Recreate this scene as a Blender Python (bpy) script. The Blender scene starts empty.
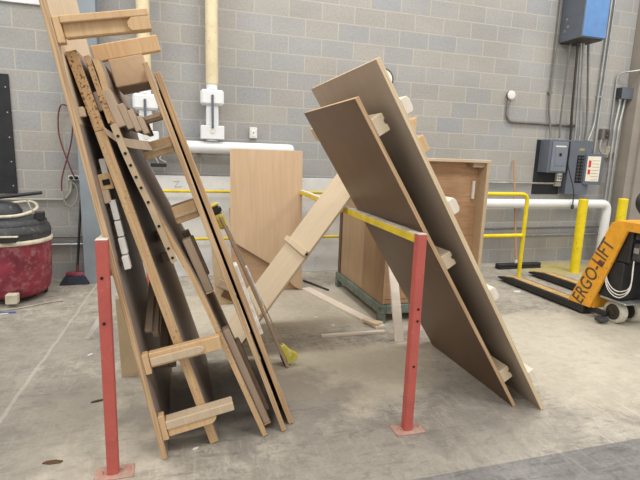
import bpy, bmesh, math, random
from mathutils import Vector as V, Matrix
random.seed(7)
SC = bpy.context.scene
COL = SC.collection
WM = {}                      # world matrices of what has been built

# ------------------------------------------------------------------ materials
def lin(c):
    f = lambda u: u/12.92 if u <= .04045 else ((u+.055)/1.055)**2.4
    return (f(c[0]/255), f(c[1]/255), f(c[2]/255), 1)

def base(name, rough=.6, metal=0.):
    m = bpy.data.materials.new(name); m.use_nodes = True
    nt = m.node_tree; b = nt.nodes['Principled BSDF']
    b.inputs['Roughness'].default_value = rough; b.inputs['Metallic'].default_value = metal
    return m, nt, b

def node(nt, kind, **kw):
    n = nt.nodes.new(kind)
    for k, v in kw.items():
        if k in n.inputs: n.inputs[k].default_value = v
        else: setattr(n, k, v)
    return n

def coords(nt, scale=(1, 1, 1), loc=(0, 0, 0), out='Object', rot=(0, 0, 0)):
    t = nt.nodes.new('ShaderNodeTexCoord'); mp = nt.nodes.new('ShaderNodeMapping')
    mp.inputs['Scale'].default_value = scale; mp.inputs['Location'].default_value = loc
    mp.inputs['Rotation'].default_value = rot
    nt.links.new(t.outputs[out], mp.inputs[0]); return mp.outputs[0]

def ramp(nt, fac, stops):
    r = nt.nodes.new('ShaderNodeValToRGB'); e = r.color_ramp.elements
    while len(e) < len(stops): e.new(.5)
    for el, (p, c) in zip(e, stops): el.position = p; el.color = c
    nt.links.new(fac, r.inputs[0]); return r.outputs[0]

def mix(nt, fac, a, b, mode='MIX'):
    n = nt.nodes.new('ShaderNodeMix'); n.data_type = 'RGBA'; n.blend_type = mode
    for i, v in ((0, fac), (6, a), (7, b)):
        if hasattr(v, 'is_output'): nt.links.new(v, n.inputs[i])
        else: n.inputs[i].default_value = v
    return n.outputs[2]

def noise(nt, vec, scale, detail=4, rough=.55, dist=0.):
    n = nt.nodes.new('ShaderNodeTexNoise')
    n.inputs['Scale'].default_value = scale; n.inputs['Detail'].default_value = detail
    n.inputs['Roughness'].default_value = rough; n.inputs['Distortion'].default_value = dist
    nt.links.new(vec, n.inputs['Vector']); return n.outputs['Fac']

def maths(nt, op, a, b=None):
    n = nt.nodes.new('ShaderNodeMath'); n.operation = op
    for i, v in enumerate((a, b)):
        if v is None: continue
        if hasattr(v, 'is_output'): nt.links.new(v, n.inputs[i])
        else: n.inputs[i].default_value = v
    return n.outputs[0]

def bump(nt, b, h, strength=.3, dist=.01):
    n = nt.nodes.new('ShaderNodeBump'); n.inputs['Strength'].default_value = strength
    n.inputs['Distance'].default_value = dist
    nt.links.new(h, n.inputs['Height']); nt.links.new(n.outputs[0], b.inputs['Normal'])

def paint(name, c, rough=.5, metal=0., wear=.0, wearcol=(150, 140, 130), nscale=9, var=.12):
    m, nt, b = base(name, rough, metal)
    vec = coords(nt)
    f = noise(nt, vec, nscale, 5)
    d = tuple(max(0, x*(1-var)) for x in c); l = tuple(min(255, x*(1+var)) for x in c)
    col = ramp(nt, f, [(.3, lin(d)), (.7, lin(l))])
    if wear:
        g = noise(nt, vec, nscale*3.1, 6, .7)
        col = mix(nt, ramp(nt, g, [(.62-wear*.2, (0, 0, 0, 1)), (.70, (1, 1, 1, 1))]), col, lin(wearcol))
    nt.links.new(col, b.inputs['Base Color']); return m

def wood(name, c1, c2, grain=(2, 34, 34), rough=.65, blot=.25, blotcol=None, fig=.6):
    m, nt, b = base(name, rough)
    oi = nt.nodes.new('ShaderNodeObjectInfo')
    t = nt.nodes.new('ShaderNodeTexCoord')
    add = nt.nodes.new('ShaderNodeVectorMath'); add.operation = 'ADD'
    cmb = nt.nodes.new('ShaderNodeCombineXYZ')
    for i in range(3): nt.links.new(maths(nt, 'MULTIPLY', oi.outputs['Random'], 7.3+i*3.7), cmb.inputs[i])
    nt.links.new(t.outputs['Object'], add.inputs[0]); nt.links.new(cmb.outputs[0], add.inputs[1])
    mp = nt.nodes.new('ShaderNodeMapping'); mp.inputs['Scale'].default_value = grain
    nt.links.new(add.outputs[0], mp.inputs[0])
    f = noise(nt, mp.outputs[0], 1.6, 5, .6, fig)
    col = ramp(nt, f, [(.28, lin(c1)), (.72, lin(c2))])
    g = noise(nt, add.outputs[0], 3.2, 3)
    bc = blotcol or tuple(x*.8 for x in c1)
    col = mix(nt, maths(nt, 'MULTIPLY', ramp(nt, g, [(.4, (0, 0, 0, 1)), (.75, (1, 1, 1, 1))]), blot), col, lin(bc))
    nt.links.new(col, b.inputs['Base Color']); bump(nt, b, f, .12, .004); return m

def specked(name, c1, c2, dark, amount=.5, scale=55):
    m, nt, b = base(name, .8)
    vec = coords(nt, (1, 1, 1))
    f = noise(nt, coords(nt, (3, 40, 60)), 1.4, 4)
    col = ramp(nt, f, [(.3, lin(c1)), (.7, lin(c2))])
    g = noise(nt, vec, scale, 3, .6)
    h = noise(nt, coords(nt, (1.3, 1, 1)), 2.1, 2)
    k = maths(nt, 'ADD', g, maths(nt, 'MULTIPLY', maths(nt, 'SUBTRACT', h, .5), .5))
    col = mix(nt, ramp(nt, k, [(.62-amount*.1, (0, 0, 0, 1)), (.68-amount*.1, (1, 1, 1, 1))]), col, lin(dark))
    nt.links.new(col, b.inputs['Base Color']); bump(nt, b, g, .3, .01); return m

def layered(name, c1, c2, axis=2, scale=150):
    m, nt, b = base(name, .75)
    s = [3, 3, 3]; s[axis] = scale
    f = noise(nt, coords(nt, tuple(s)), 1., 2, .5)
    col = ramp(nt, f, [(.38, lin(c1)), (.6, lin(c2))])
    nt.links.new(col, b.inputs['Base Color']); return m

def block_wall():
    m, nt, b = base('concrete_block', .9)
    t = nt.nodes.new('ShaderNodeTexCoord'); sp = nt.nodes.new('ShaderNodeSeparateXYZ')
    nt.links.new(t.outputs['Object'], sp.inputs[0])
    cm = nt.nodes.new('ShaderNodeCombineXYZ')
    nt.links.new(maths(nt, 'ADD', sp.outputs[0], -.857+40.6), cm.inputs[0]); nt.links.new(maths(nt, 'ADD', sp.outputs[2], 0.), cm.inputs[1])
    br = nt.nodes.new('ShaderNodeTexBrick'); br.offset = .5; br.offset_frequency = 2; br.squash = 1
    for k, v in (('Scale', 1.), ('Mortar Size', .0075), ('Mortar Smooth', .25), ('Bias', 0.), ('Brick Width', .406), ('Row Height', .203)):
        br.inputs[k].default_value = v
    br.inputs['Color1'].default_value = lin((158, 158, 158)); br.inputs['Color2'].default_value = lin((172, 169, 163))
    br.inputs['Mortar'].default_value = lin((182, 178, 168))
    nt.links.new(cm.outputs[0], br.inputs['Vector'])
    # individual blocks drift towards blue-grey or buff
    br2 = nt.nodes.new('ShaderNodeTexBrick'); br2.offset = .5; br2.offset_frequency = 2
    for k, v in (('Scale', 1.), ('Mortar Size', 0.), ('Bias', -.1), ('Brick Width', .406), ('Row Height', .203)):
        br2.inputs[k].default_value = v
    br2.inputs['Color1'].default_value = lin((156, 161, 168)); br2.inputs['Color2'].default_value = lin((172, 166, 155))
    br2.inputs['Mortar'].default_value = lin((160, 160, 160))
    ad = nt.nodes.new('ShaderNodeVectorMath'); ad.operation = 'ADD'; ad.inputs[1].default_value = (.406*6, .203*8, 0)
    nt.links.new(cm.outputs[0], ad.inputs[0]); nt.links.new(ad.outputs[0], br2.inputs['Vector'])
    c = mix(nt, .42, br.outputs['Color'], br2.outputs['Color'])
    f = noise(nt, t.outputs['Object'], 42, 5, .7)
    c = mix(nt, .8, c, ramp(nt, f, [(.3, (.80, .80, .80, 1)), (.7, (1.12, 1.12, 1.12, 1))]), 'MULTIPLY')
    g = noise(nt, coords(nt, (1, 1, 2.2)), .9, 4)
    c = mix(nt, .65, c, ramp(nt, g, [(.35, (.88, .88, .88, 1)), (.65, (1.08, 1.08, 1.08, 1))]), 'MULTIPLY')
    # mortar sits on top of the tint
    c = mix(nt, maths(nt, 'MULTIPLY', br.outputs['Fac'], .5), c, lin((188, 183, 171)))
    nt.links.new(c, b.inputs['Base Color'])
    hgt = maths(nt, 'SUBTRACT', maths(nt, 'MULTIPLY', f, .35), br.outputs['Fac'])
    bump(nt, b, hgt, .35, .006); return m

def concrete(name, dark, light, dust, dustamt=.5):
    m, nt, b = base(name, .8)
    t = nt.nodes.new('ShaderNodeTexCoord'); o = t.outputs['Object']
    f = noise(nt, o, 1.3, 10, .68, .5)
    c = ramp(nt, f, [(.36, lin(dark)), (.62, lin(light))])
    g = noise(nt, o, 4.2, 10, .75, 1.2)
    c = mix(nt, maths(nt, 'MULTIPLY', ramp(nt, g, [(.47, (0, 0, 0, 1)), (.60, (1, 1, 1, 1))]), dustamt), c, lin(dust))
    # scuffs and tyre marks, short broken streaks in several directions
    for rz, sc, lo, amt, k in ((.6, 9, .57, .5, .68), (-.5, 12, .58, .45, .72), (1.9, 10, .58, .4, .7)):
        s1 = noise(nt, coords(nt, (1.6, sc, 1), rot=(0, 0, rz)), 2.3, 7, .72, .5)
        c = mix(nt, maths(nt, 'MULTIPLY', ramp(nt, s1, [(lo, (0, 0, 0, 1)), (lo+.07, (1, 1, 1, 1))]), amt), c, lin(tuple(x*k for x in dark)))
    s2 = noise(nt, coords(nt, (15, 1.6, 1), rot=(0, 0, .25)), 1.9, 7, .72, .6)
    c = mix(nt, maths(nt, 'MULTIPLY', ramp(nt, s2, [(.55, (0, 0, 0, 1)), (.64, (1, 1, 1, 1))]), .5), c, lin(tuple(min(255, x*1.10) for x in light)))
    q = noise(nt, o, 13, 8, .78, .6)
    c = mix(nt, maths(nt, 'MULTIPLY', ramp(nt, q, [(.53, (0, 0, 0, 1)), (.63, (1, 1, 1, 1))]), .55), c, lin(tuple(x*.80 for x in dark)))
    c = mix(nt, maths(nt, 'MULTIPLY', ramp(nt, q, [(.36, (1, 1, 1, 1)), (.46, (0, 0, 0, 1))]), .45), c, lin(dust))
    h = noise(nt, o, 60, 5, .75)
    c = mix(nt, .85, c, ramp(nt, h, [(.3, (.80, .80, .80, 1)), (.7, (1.12, 1.12, 1.12, 1))]), 'MULTIPLY')
    return m, nt, b, c, o, h

def blob(nt, o, cx, cy, rx, ry, amp=.5, nsc=3.):
    """soft patch with a ragged rim: 1 inside, 0 outside"""
    mp = nt.nodes.new('ShaderNodeMapping'); mp.vector_type = 'POINT'
    mp.inputs['Location'].default_value = (-cx/rx, -cy/ry, 0); mp.inputs['Scale'].default_value = (1/rx, 1/ry, 0)
    nt.links.new(o, mp.inputs[0])
    ln = nt.nodes.new('ShaderNodeVectorMath'); ln.operation = 'LENGTH'; nt.links.new(mp.outputs[0], ln.inputs[0])
    n = noise(nt, o, nsc, 6, .65)
    d = maths(nt, 'ADD', ln.outputs['Value'], maths(nt, 'MULTIPLY', maths(nt, 'SUBTRACT', n, .5), amp*2))
    return ramp(nt, d, [(.72, (1, 1, 1, 1)), (1.12, (0, 0, 0, 1))])

def floor_mat():
    m, nt, b, c, o, h = concrete('dusty_concrete', (142, 137, 128), (182, 176, 165), (198, 191, 176), .5)
    # sawdust swept together under the racks and along the wall
    for cx, cy, rx, ry, a in ((1.15, -2.85, .75, .55, .7), (1.0, -1.35, 1.5, .8, .55), (3.2, -2.9, 1.6, 1.0, .5), (-.35, -3.2, .5, .6, .4)):
        c = mix(nt, maths(nt, 'MULTIPLY', blob(nt, o, cx, cy, rx, ry, .55, 2.6), a), c, lin((205, 197, 178)))
    # grey worn patches
    for cx, cy, rx, ry, a in ((.35, -3.1, .75, .5, .6), (1.25, -3.75, 1.1, .33, .45), (-1.3, -1.9, 1.2, .6, .5), (-1.0, -3.0, .7, .8, .45), (1.75, -3.3, .35, .5, .4)):
        c = mix(nt, maths(nt, 'MULTIPLY', blob(nt, o, cx, cy, rx, ry, .8, 4.), a), c, lin((136, 131, 124)))
    # saw-cut joint in the slab at left
    sp = nt.nodes.new('ShaderNodeSeparateXYZ'); nt.links.new(o, sp.inputs[0])
    wob = maths(nt, 'MULTIPLY', noise(nt, o, 6, 4), .03)
    dj = maths(nt, 'ABSOLUTE', maths(nt, 'ADD', maths(nt, 'ADD', maths(nt, 'SUBTRACT', sp.outputs[0], maths(nt, 'MULTIPLY', sp.outputs[1], .027)), .862), wob))
    c = mix(nt, maths(nt, 'MULTIPLY', ramp(nt, dj, [(.006, (1, 1, 1, 1)), (.016, (0, 0, 0, 1))]), .55), c, lin((196, 190, 178)))
    # yellow overspray around the bollards
    c = mix(nt, maths(nt, 'MULTIPLY', blob(nt, o, 5.2, -.45, .75, .4, .5, 5.), .6), c, lin((190, 172, 70)))
    nt.links.new(c, b.inputs['Base Color']); bump(nt, b, h, .15, .004); return m

def floor_dark():
    m, nt, b, c, o, h = concrete('painted_concrete', (110, 108, 107), (136, 134, 132), (148, 146, 143), .25)
    nt.links.new(c, b.inputs['Base Color']); bump(nt, b, h, .1, .003); return m

M = dict(
    wall=block_wall(), floor=floor_mat(), floor2=floor_dark(),
    red=paint('red_paint', (188, 92, 83), .55, wear=.12, wearcol=(190, 120, 106), var=.05),
    redbase=paint('dusty_red_plate', (184, 142, 130), .8, wear=.6, wearcol=(190, 176, 160)),
    yellow=paint('yellow_paint', (224, 198, 40), .45, wear=.12, wearcol=(190, 176, 110), var=.07),
    yellow2=paint('bright_yellow_paint', (236, 212, 26), .45, var=.05, wear=.06, wearcol=(170, 150, 40)),
    pale=paint('pale_top_paint', (206, 200, 190), .6),
    hole=paint('dark_hole', (28, 24, 22), .9),
    black=paint('black_plastic', (38, 38, 40), .5, var=.2),
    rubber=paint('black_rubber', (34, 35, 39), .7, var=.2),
    dkblue=paint('navy_bristle', (36, 40, 54), .85, nscale=40, var=.35),
    steel=paint('galvanised_steel', (172, 174, 174), .4, .55, var=.08),
    dsteel=paint('dull_conduit', (122, 120, 116), .5, .3, var=.1),
    darkmetal=paint('dark_metal', (78, 74, 68), .5, .5),
    colgrey=paint('blue_grey_steel_paint', (134, 144, 152), .6, var=.07, nscale=3),
    colbeige=paint('taupe_steel_paint', (150, 143, 134), .6, var=.05, nscale=3),
    pvc=paint('white_pvc', (232, 235, 238), .35, var=.025, nscale=4),
    duct=paint('cream_duct', (222, 208, 172), .5, wear=.22, wearcol=(186, 166, 128), nscale=7, var=.05),
    whitepan=paint('white_sheet', (222, 224, 226), .55, wear=.1, wearcol=(190, 190, 188), nscale=3, var=.05),
    white=paint('white_plastic', (226, 224, 218), .5, var=.04),
    blueface=paint('blue_enamel', (92, 134, 186), .4, var=.05),
    panelgrey=paint('panel_grey', (96, 103, 114), .45, var=.05),
    panellite=paint('panel_light_grey', (118, 126, 138), .45, var=.05),
    paper=paint('paper', (232, 226, 208), .8, var=.03),
    redink=paint('red_ink', (206, 56, 50), .7),
    ink=paint('grey_ink', (112, 112, 112), .8),
    nameplate=paint('nameplate', (168, 158, 100), .5),
    greyhub=paint('grey_hub', (150, 148, 138), .6, wear=.4, wearcol=(90, 86, 80), nscale=16),
    letter=paint('worn_lettering', (84, 74, 66), .6, wear=.3, wearcol=(180, 130, 60), nscale=25),
    orange=paint('orange_enamel', (232, 166, 52), .42, wear=.12, wearcol=(150, 104, 50), nscale=12, var=.05),
    orangetop=paint('worn_orange_top', (204, 168, 112), .6, wear=.45, wearcol=(120, 100, 78), nscale=10),
    maroon=paint('dusty_red_drum', (128, 44, 60), .65, wear=.66, wearcol=(160, 116, 118), nscale=5, var=.2),
    charcoal=paint('dusty_charcoal', (60, 62, 66), .65, wear=.25, wearcol=(128, 122, 114), nscale=8, var=.2),
    cream=paint('dusty_cream', (206, 198, 178), .6, wear=.2, wearcol=(150, 142, 128)),
    tyre=paint('pale_poly_tyre', (198, 196, 182), .5, wear=.3, wearcol=(140, 136, 124), nscale=14),
    redcord=paint('red_cord', (112, 58, 58), .7),
    greycord=paint('grey_cord', (164, 160, 150), .6),
    bluecord=paint('blue_plastic', (70, 104, 160), .5),
    tool=paint('tool_yellow', (222, 212, 90), .5, wear=.4, wearcol=(240, 236, 200)),
    green=paint('dusty_green_steel', (98, 112, 104), .7, wear=.62, wearcol=(152, 148, 134), nscale=9),
    # wood
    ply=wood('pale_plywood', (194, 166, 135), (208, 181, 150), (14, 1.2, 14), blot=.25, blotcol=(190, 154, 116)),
    ply2=wood('darker_plywood', (178, 146, 114), (194, 162, 130), (3, 12, 12), blot=.3),  # darker tone than the pale plywood
    plate=wood('grey_coated_ply', (150, 135, 124), (164, 150, 139), (1.5, 9, 9), .5, .35, (132, 118, 108)),
    plate2=wood('taupe_coated_ply', (170, 154, 136), (182, 167, 150), (1.2, 6, 6), .5, .3, (146, 130, 112)),
    brown=wood('brown_hardboard', (86, 59, 34), (100, 71, 43), (1.2, 3, 3), .36, .5, (74, 50, 30)),
    edge=layered('plywood_edge', (174, 142, 106), (208, 178, 140)),
    edgepale=layered('pale_board_edge', (206, 184, 148), (226, 206, 172)),
    pine=wood('pine', (204, 168, 124), (222, 192, 150), (3, 40, 40), blot=.25, blotcol=(190, 146, 98)),
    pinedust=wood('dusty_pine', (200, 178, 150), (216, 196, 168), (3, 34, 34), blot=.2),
    cream_wood=wood('cream_maple', (206, 188, 160), (218, 201, 174), (1.2, 16, 16), blot=.12, blotcol=(210, 188, 150)),
    whitewood=wood('whitewashed_wood', (226, 214, 198), (240, 230, 218), (3, 30, 30), blot=.12),
    crate=wood('fir_plywood', (158, 122, 90), (194, 156, 118), (1.4, 18, 18), blot=.45, blotcol=(136, 98, 66), fig=1.8),
    crateside=wood('grey_brown_plywood', (168, 142, 112), (184, 158, 128), (14, 14, 1.4), blot=.4, blotcol=(150, 122, 92)),
    cladding=wood('brown_cladding', (150, 122, 92), (166, 138, 106), (14, 14, 1.4), blot=.4, blotcol=(134, 106, 78)),
    oldwood=wood('weathered_wood', (172, 150, 128), (190, 168, 146), (3, 30, 30), blot=.3),
    osb=specked('chewed_particle_edge', (180, 142, 100), (204, 168, 124), (104, 74, 50), .95, 85),
    osb2=specked('worn_board_edge', (184, 150, 108), (214, 182, 140), (124, 94, 66), -.25, 70),
    tan=wood('tan_fibreboard', (186, 164, 132), (200, 178, 146), (6, 6, 6), .7, .2),
    rust=wood('broom_stick_wood', (176, 132, 98), (196, 152, 116), (30, 30, 2)),
    foam=paint('white_foam', (236, 234, 228), .9, nscale=20),
)

# ------------------------------------------------------------------ mesh building
class MB:
    def __init__(s): s.v = []; s.f = []; s.mi = []; s.sm = []
    def add(s, vs, fs, mi=0, smooth=False):
        o = len(s.v); s.v += [V(p) for p in vs]
        for i, f in enumerate(fs):
            s.f.append([o+k for k in f]); s.mi.append(mi[i] if isinstance(mi, (list, tuple)) else mi); s.sm.append(smooth)
        return s
    def box(s, x, y, z, bev=.003, mi=None, fn=None):
        """x, y, z ranges; mi = (faces along z+, z-, other) material slots; fn moves vertices"""
        bm = bmesh.new()
        co = [V((x[i], y[j], z[k])) for i in (0, 1) for j in (0, 1) for k in (0, 1)]
        if fn: co = [V(fn(c)) for c in co]
        vs = [bm.verts.new(c) for c in co]
        for q in ((0, 1, 3, 2), (4, 6, 7, 5), (0, 4, 5, 1), (2, 3, 7, 6), (0, 2, 6, 4), (1, 5, 7, 3)):
            bm.faces.new([vs[i] for i in q])
        bmesh.ops.recalc_face_normals(bm, faces=bm.faces)
        return s._bm(bm, bev, mi)
    def _bm(s, bm, bev, mi=None, smooth=False):
        if bev: bmesh.ops.bevel(bm, geom=bm.edges[:], offset=bev, segments=1, affect='EDGES', clamp_overlap=True)
        bm.normal_update(); bm.verts.index_update()
        fs = [[v.index for v in f.verts] for f in bm.faces]
        ms = [0]*len(fs)
        if mi: ms = [mi[0] if f.normal.z > .9 else mi[1] if f.normal.z < -.9 else mi[2] for f in bm.faces]
        s.add([v.co.copy() for v in bm.verts], fs, ms, smooth); bm.free(); return s
    def prism(s, poly, axis, a, b, bev=.002, mi=None):
        """polygon in the plane across `axis`, extruded from a to b"""
        def P(p, t): return {'x': (t, p[0], p[1]), 'y': (p[0], t, p[1]), 'z': (p[0], p[1], t)}[axis]
        bm = bmesh.new(); A = [bm.verts.new(P(p, a)) for p in poly]; B = [bm.verts.new(P(p, b)) for p in poly]
        n = len(poly); bm.faces.new(A); bm.faces.new(B)
        for i in range(n): bm.faces.new((A[i], A[(i+1) % n], B[(i+1) % n], B[i]))
        bmesh.ops.recalc_face_normals(bm, faces=bm.faces)
        return s._bm(bm, bev, mi)
    def tube(s, pts, r, seg=10, mi=0, caps=True):
        pts = [V(p) for p in pts]; n = len(pts); R = r if isinstance(r, (list, tuple)) else [r]*n
        t0 = (pts[1]-pts[0]).normalized()
        up = V((0, 0, 1)) if abs(t0.z) < .9 else V((1, 0, 0))
        a = t0.cross(up).normalized(); vs = []
        for i, p in enumerate(pts):
            t = (pts[min(i+1, n-1)]-pts[max(i-1, 0)]).normalized()
            a = (a-t*a.dot(t)).normalized(); b = t.cross(a)
            k = 1.
            if 0 < i < n-1:
                c = (pts[i]-pts[i-1]).normalized().dot(t); k = 1/max(c, .5)
            vs += [p+(a*math.cos(2*math.pi*j/seg)+b*math.sin(2*math.pi*j/seg))*R[i]*(1 if k == 1 else 1) for j in range(seg)]
        fs = [(i*seg+j, i*seg+(j+1) % seg, (i+1)*seg+(j+1) % seg, (i+1)*seg+j) for i in range(n-1) for j in range(seg)]
        s.add(vs, fs, mi, True)
        if caps: s.add(vs[:seg], [list(range(seg))[::-1]], mi); s.add(vs[-seg:], [list(range(seg))], mi)
        return s
    def lathe(s, prof, c, axis='z', seg=28, mi=0, sy=1.):
        """profile of (radius, height) about c"""
        c = V(c); vs = []
        for r, h in prof:
            for j in range(seg):
                x, y = r*math.cos(2*math.pi*j/seg), r*math.sin(2*math.pi*j/seg)*sy
                vs.append(c+V({'z': (x, y, h), 'x': (h, x, y), 'y': (y, h, x)}[axis]))
        n = len(prof)
        fs = [(i*seg+j, i*seg+(j+1) % seg, (i+1)*seg+(j+1) % seg, (i+1)*seg+j) for i in range(n-1) for j in range(seg)]
        s.add(vs, fs, mi, True)
        if prof[0][0] > 0: s.add(vs[:seg], [list(range(seg))[::-1]], mi)
        if prof[-1][0] > 0: s.add(vs[-seg:], [list(range(seg))], mi)
        return s
    def build(s, name, mats, parent=None, frame=None, loc=None):
        me = bpy.data.meshes.new(name)
        if frame is None:
            if loc is None:
                xs = [p for p in s.v]; mn = V([min(p[i] for p in xs) for i in range(3)]); mx = V([max(p[i] for p in xs) for i in range(3)])
                loc = V(((mn.x+mx.x)/2, (mn.y+mx.y)/2, mn.z))
            W = Matrix.Translation(loc); iv = [p-V(loc) for p in s.v]
        else: W = frame; iv = s.v
        me.from_pydata([tuple(p) for p in iv], [], s.f)
        for m in (mats if isinstance(mats, (list, tuple)) else [mats]): me.materials.append(M[m])
        for p, mi, sm in zip(me.polygons, s.mi, s.sm): p.material_index = mi; p.use_smooth = sm
        me.update()
        bm = bmesh.new(); bm.from_mesh(me)
        bmesh.ops.remove_doubles(bm, verts=bm.verts, dist=1e-6) if False else None
        bmesh.ops.recalc_face_normals(bm, faces=bm.faces); bm.to_mesh(me); bm.free()
        o = bpy.data.objects.new(name, me); COL.objects.link(o)
        if parent is not None:
            o.parent = parent; o.matrix_basis = WM[parent].inverted() @ W
        else: o.matrix_basis = W
        WM[o] = W; return o

def tag(o, label=None, cat=None, group=None, kind=None):
    if label: o['label'] = label
    if cat: o['category'] = cat
    if group: o['group'] = group
    if kind: o['kind'] = kind
    return o

def thing(name, label, cat, loc, group=None):
    o = bpy.data.objects.new(name, None); COL.objects.link(o); o.empty_display_size = .1
    o.location = loc; WM[o] = Matrix.Translation(V(loc)); return tag(o, label, cat, group)

def frame(O, u, v):
    u = V(u).normalized(); v = V(v); v = (v-u*v.dot(u)).normalized(); n = u.cross(v)
    m = Matrix.Identity(4)
    for i in range(3): m[i][0] = u[i]; m[i][1] = v[i]; m[i][2] = n[i]; m[i][3] = O[i]
    return m

def smooth_path(pts, r=.06, k=5):
    """round the corners of a polyline"""
    pts = [V(p) for p in pts]; out = [pts[0]]
    for i in range(1, len(pts)-1):
        a = pts[i-1]-pts[i]; b = pts[i+1]-pts[i]; d = min(r, a.length*.48, b.length*.48)
        p0 = pts[i]+a.normalized()*d; p1 = pts[i]+b.normalized()*d
        for j in range(k+1):
            t = j/k; out.append((1-t)**2*p0+2*t*(1-t)*pts[i]+t*t*p1)
    return out+[pts[-1]]

def spline(pts, k=6):
    pts = [V(p) for p in pts]; q = [pts[0]*2-pts[1]]+pts+[pts[-1]*2-pts[-2]]; out = []
    for i in range(1, len(q)-2):
        for j in range(k):
            t = j/k; a, b, c, d = q[i-1], q[i], q[i+1], q[i+2]
            out.append(.5*((2*b)+(c-a)*t+(2*a-5*b+4*c-d)*t*t+(3*b-a-3*c+d)*t**3))
    return out+[pts[-1]]

# ------------------------------------------------------------------ the setting
o = MB().add([(-6, -9, 0), (11, -9, 0), (11, 0, 0), (-6, 0, 0)], [(0, 1, 2, 3)])
m = MB()
def quad(m, x0, y0, x1, y1, mi): m.add([(x0, y0, 0), (x1, y0, 0), (x1, y1, 0), (x0, y1, 0)], [(0, 1, 2, 3)], mi)
m.box((-6, 11), (-3.975, .3), (-.2, 0), 0, (0, 0, 0))
m.box((-6, 11), (-9, -3.975), (-.2, 0), 0, (1, 1, 1))
tag(m.build('floor', ['floor', 'floor2'], loc=(0, 0, 0)), kind='structure')
tag(MB().box((-6, 11), (0, .3), (0, 6.2), 0).build('wall_back', 'wall', loc=(0, 0, 0)), kind='structure')
# steel columns standing against the wall
m = MB()
m.box((-1.01, -.775), (-.21, -.195), (0, 5.2), .002); m.box((-.905, -.885), (-.195, -.02), (0, 5.2), 0); m.box((-1.01, -.775), (-.02, -.003), (0, 5.2), .002)
tag(m.build('trim_1', 'colgrey'), kind='structure')
m = MB()
m.box((6.58, 7.3), (-.24, -.003), (0, 5.2), .004); m.box((6.44, 6.58), (-.2, -.003), (0, 5.2), .004)
tag(m.build('trim_2', 'colbeige'), kind='structure')
tag(MB().box((-3.0, -1.03), (-.03, -.002), (2.87, 3.2), .003).build('trim_3', 'whitepan'), kind='structure')

# ------------------------------------------------------------------ rack uprights
def rack(x, label, holes, lean, off=0., hw=.026):
    t = thing('storage_rack', label, 'rack', (x, -3.57, 0))
    w = .0245
    y0, y1, xr = -3.622, -3.572, x+off
    m = MB(); m.box((x-w, x+w), (y0, y1), (.008, 1.098), .004)
    p = m.build('post', 'red', t)
    m = MB(); m.box((x-w, x+w), (y0, y1), (1.0985, 1.104), .002); m.build('post_cap', 'pale', t)
    for dx, z in holes:
        MB().lathe([(.0065, 0), (.0065, .004)], (x+dx, y0-.0035, z), 'y', 10).build('bolt_hole', 'hole', p)
    m = MB(); m.box((x-.08, x+.09), (y0-.025, y1+.02), (0, .008), .002); b = m.build('base_plate', 'redbase', t)
    for dx in (-.05, .07):
        MB().lathe([(.009, 0), (.008, .008), (0, .009)], (x+dx, y0+.02, .008), 'z', 6).build('anchor_bolt', 'redbase', b)
    x2 = xr+lean
    def fn(c): return (c.x+lean*(c.y+3.57)/3.09, c.y, c.z)
    m = MB(); m.box((xr-hw, xr+hw), (-3.5715, -.48), (1.05, 1.091), .003, None, fn); r = m.build('rail', 'yellow', t)
    m = MB(); m.box((xr-hw+.002, xr+hw-.002), (-3.5715, -.48), (1.0915, 1.097), .001, None, fn); m.build('wear_strip', 'pale', r)
    m = MB(); m.box((x2-w, x2+w), (-.478, -.42), (0, 1.098), .004); m.build('post', 'red', t)
rack(-.316, 'red rack post at left with yellow rail under the left stack of leaning panels', ((-.004, .938), (-.004, .736)), 0, -.015, .012)
rack(1.182, 'red rack post at right with yellow rail holding up the two big leaning sheets', ((.003, .705), (.003, .64), (.001, .385)), .1, .006)

# ------------------------------------------------------------------ left stack
def lf(x0, y0, x1, z1, v=(0, 1, 0), z0=0.):
    return frame((x0, y0, z0), (x1-x0, 0, z1-z0), v)
# boards in a frame: local x up the board, y away from the camera, z = the face towards the upper right (n = u x v)
def sgn(F):   # make z point to the upper right / upper side
    return F
FA = frame((-.091, -3.555, 0), (-.400, 0, 2.03), (0, -1, 0))   # v towards camera so that n points right and up
def board(mb, L, D, z0, z1, mi=(0, 0, 1), bev=.002, x0=0., y0=0.):
    """L along, D deep away from the camera (local -y)"""
    return mb.box((x0, x0+L), (-D-y0, -y0), (z0, z1), bev, mi)
t = thing('bracket_panel', 'tall plywood panel with arm brackets, leftmost board of the left stack', 'panel', (-.091, -3.555, 0))
board(MB(), 2.5, .92, -.012, .014, x0=.003).build('board', ['plate', 'edge'], t, FA)
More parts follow.
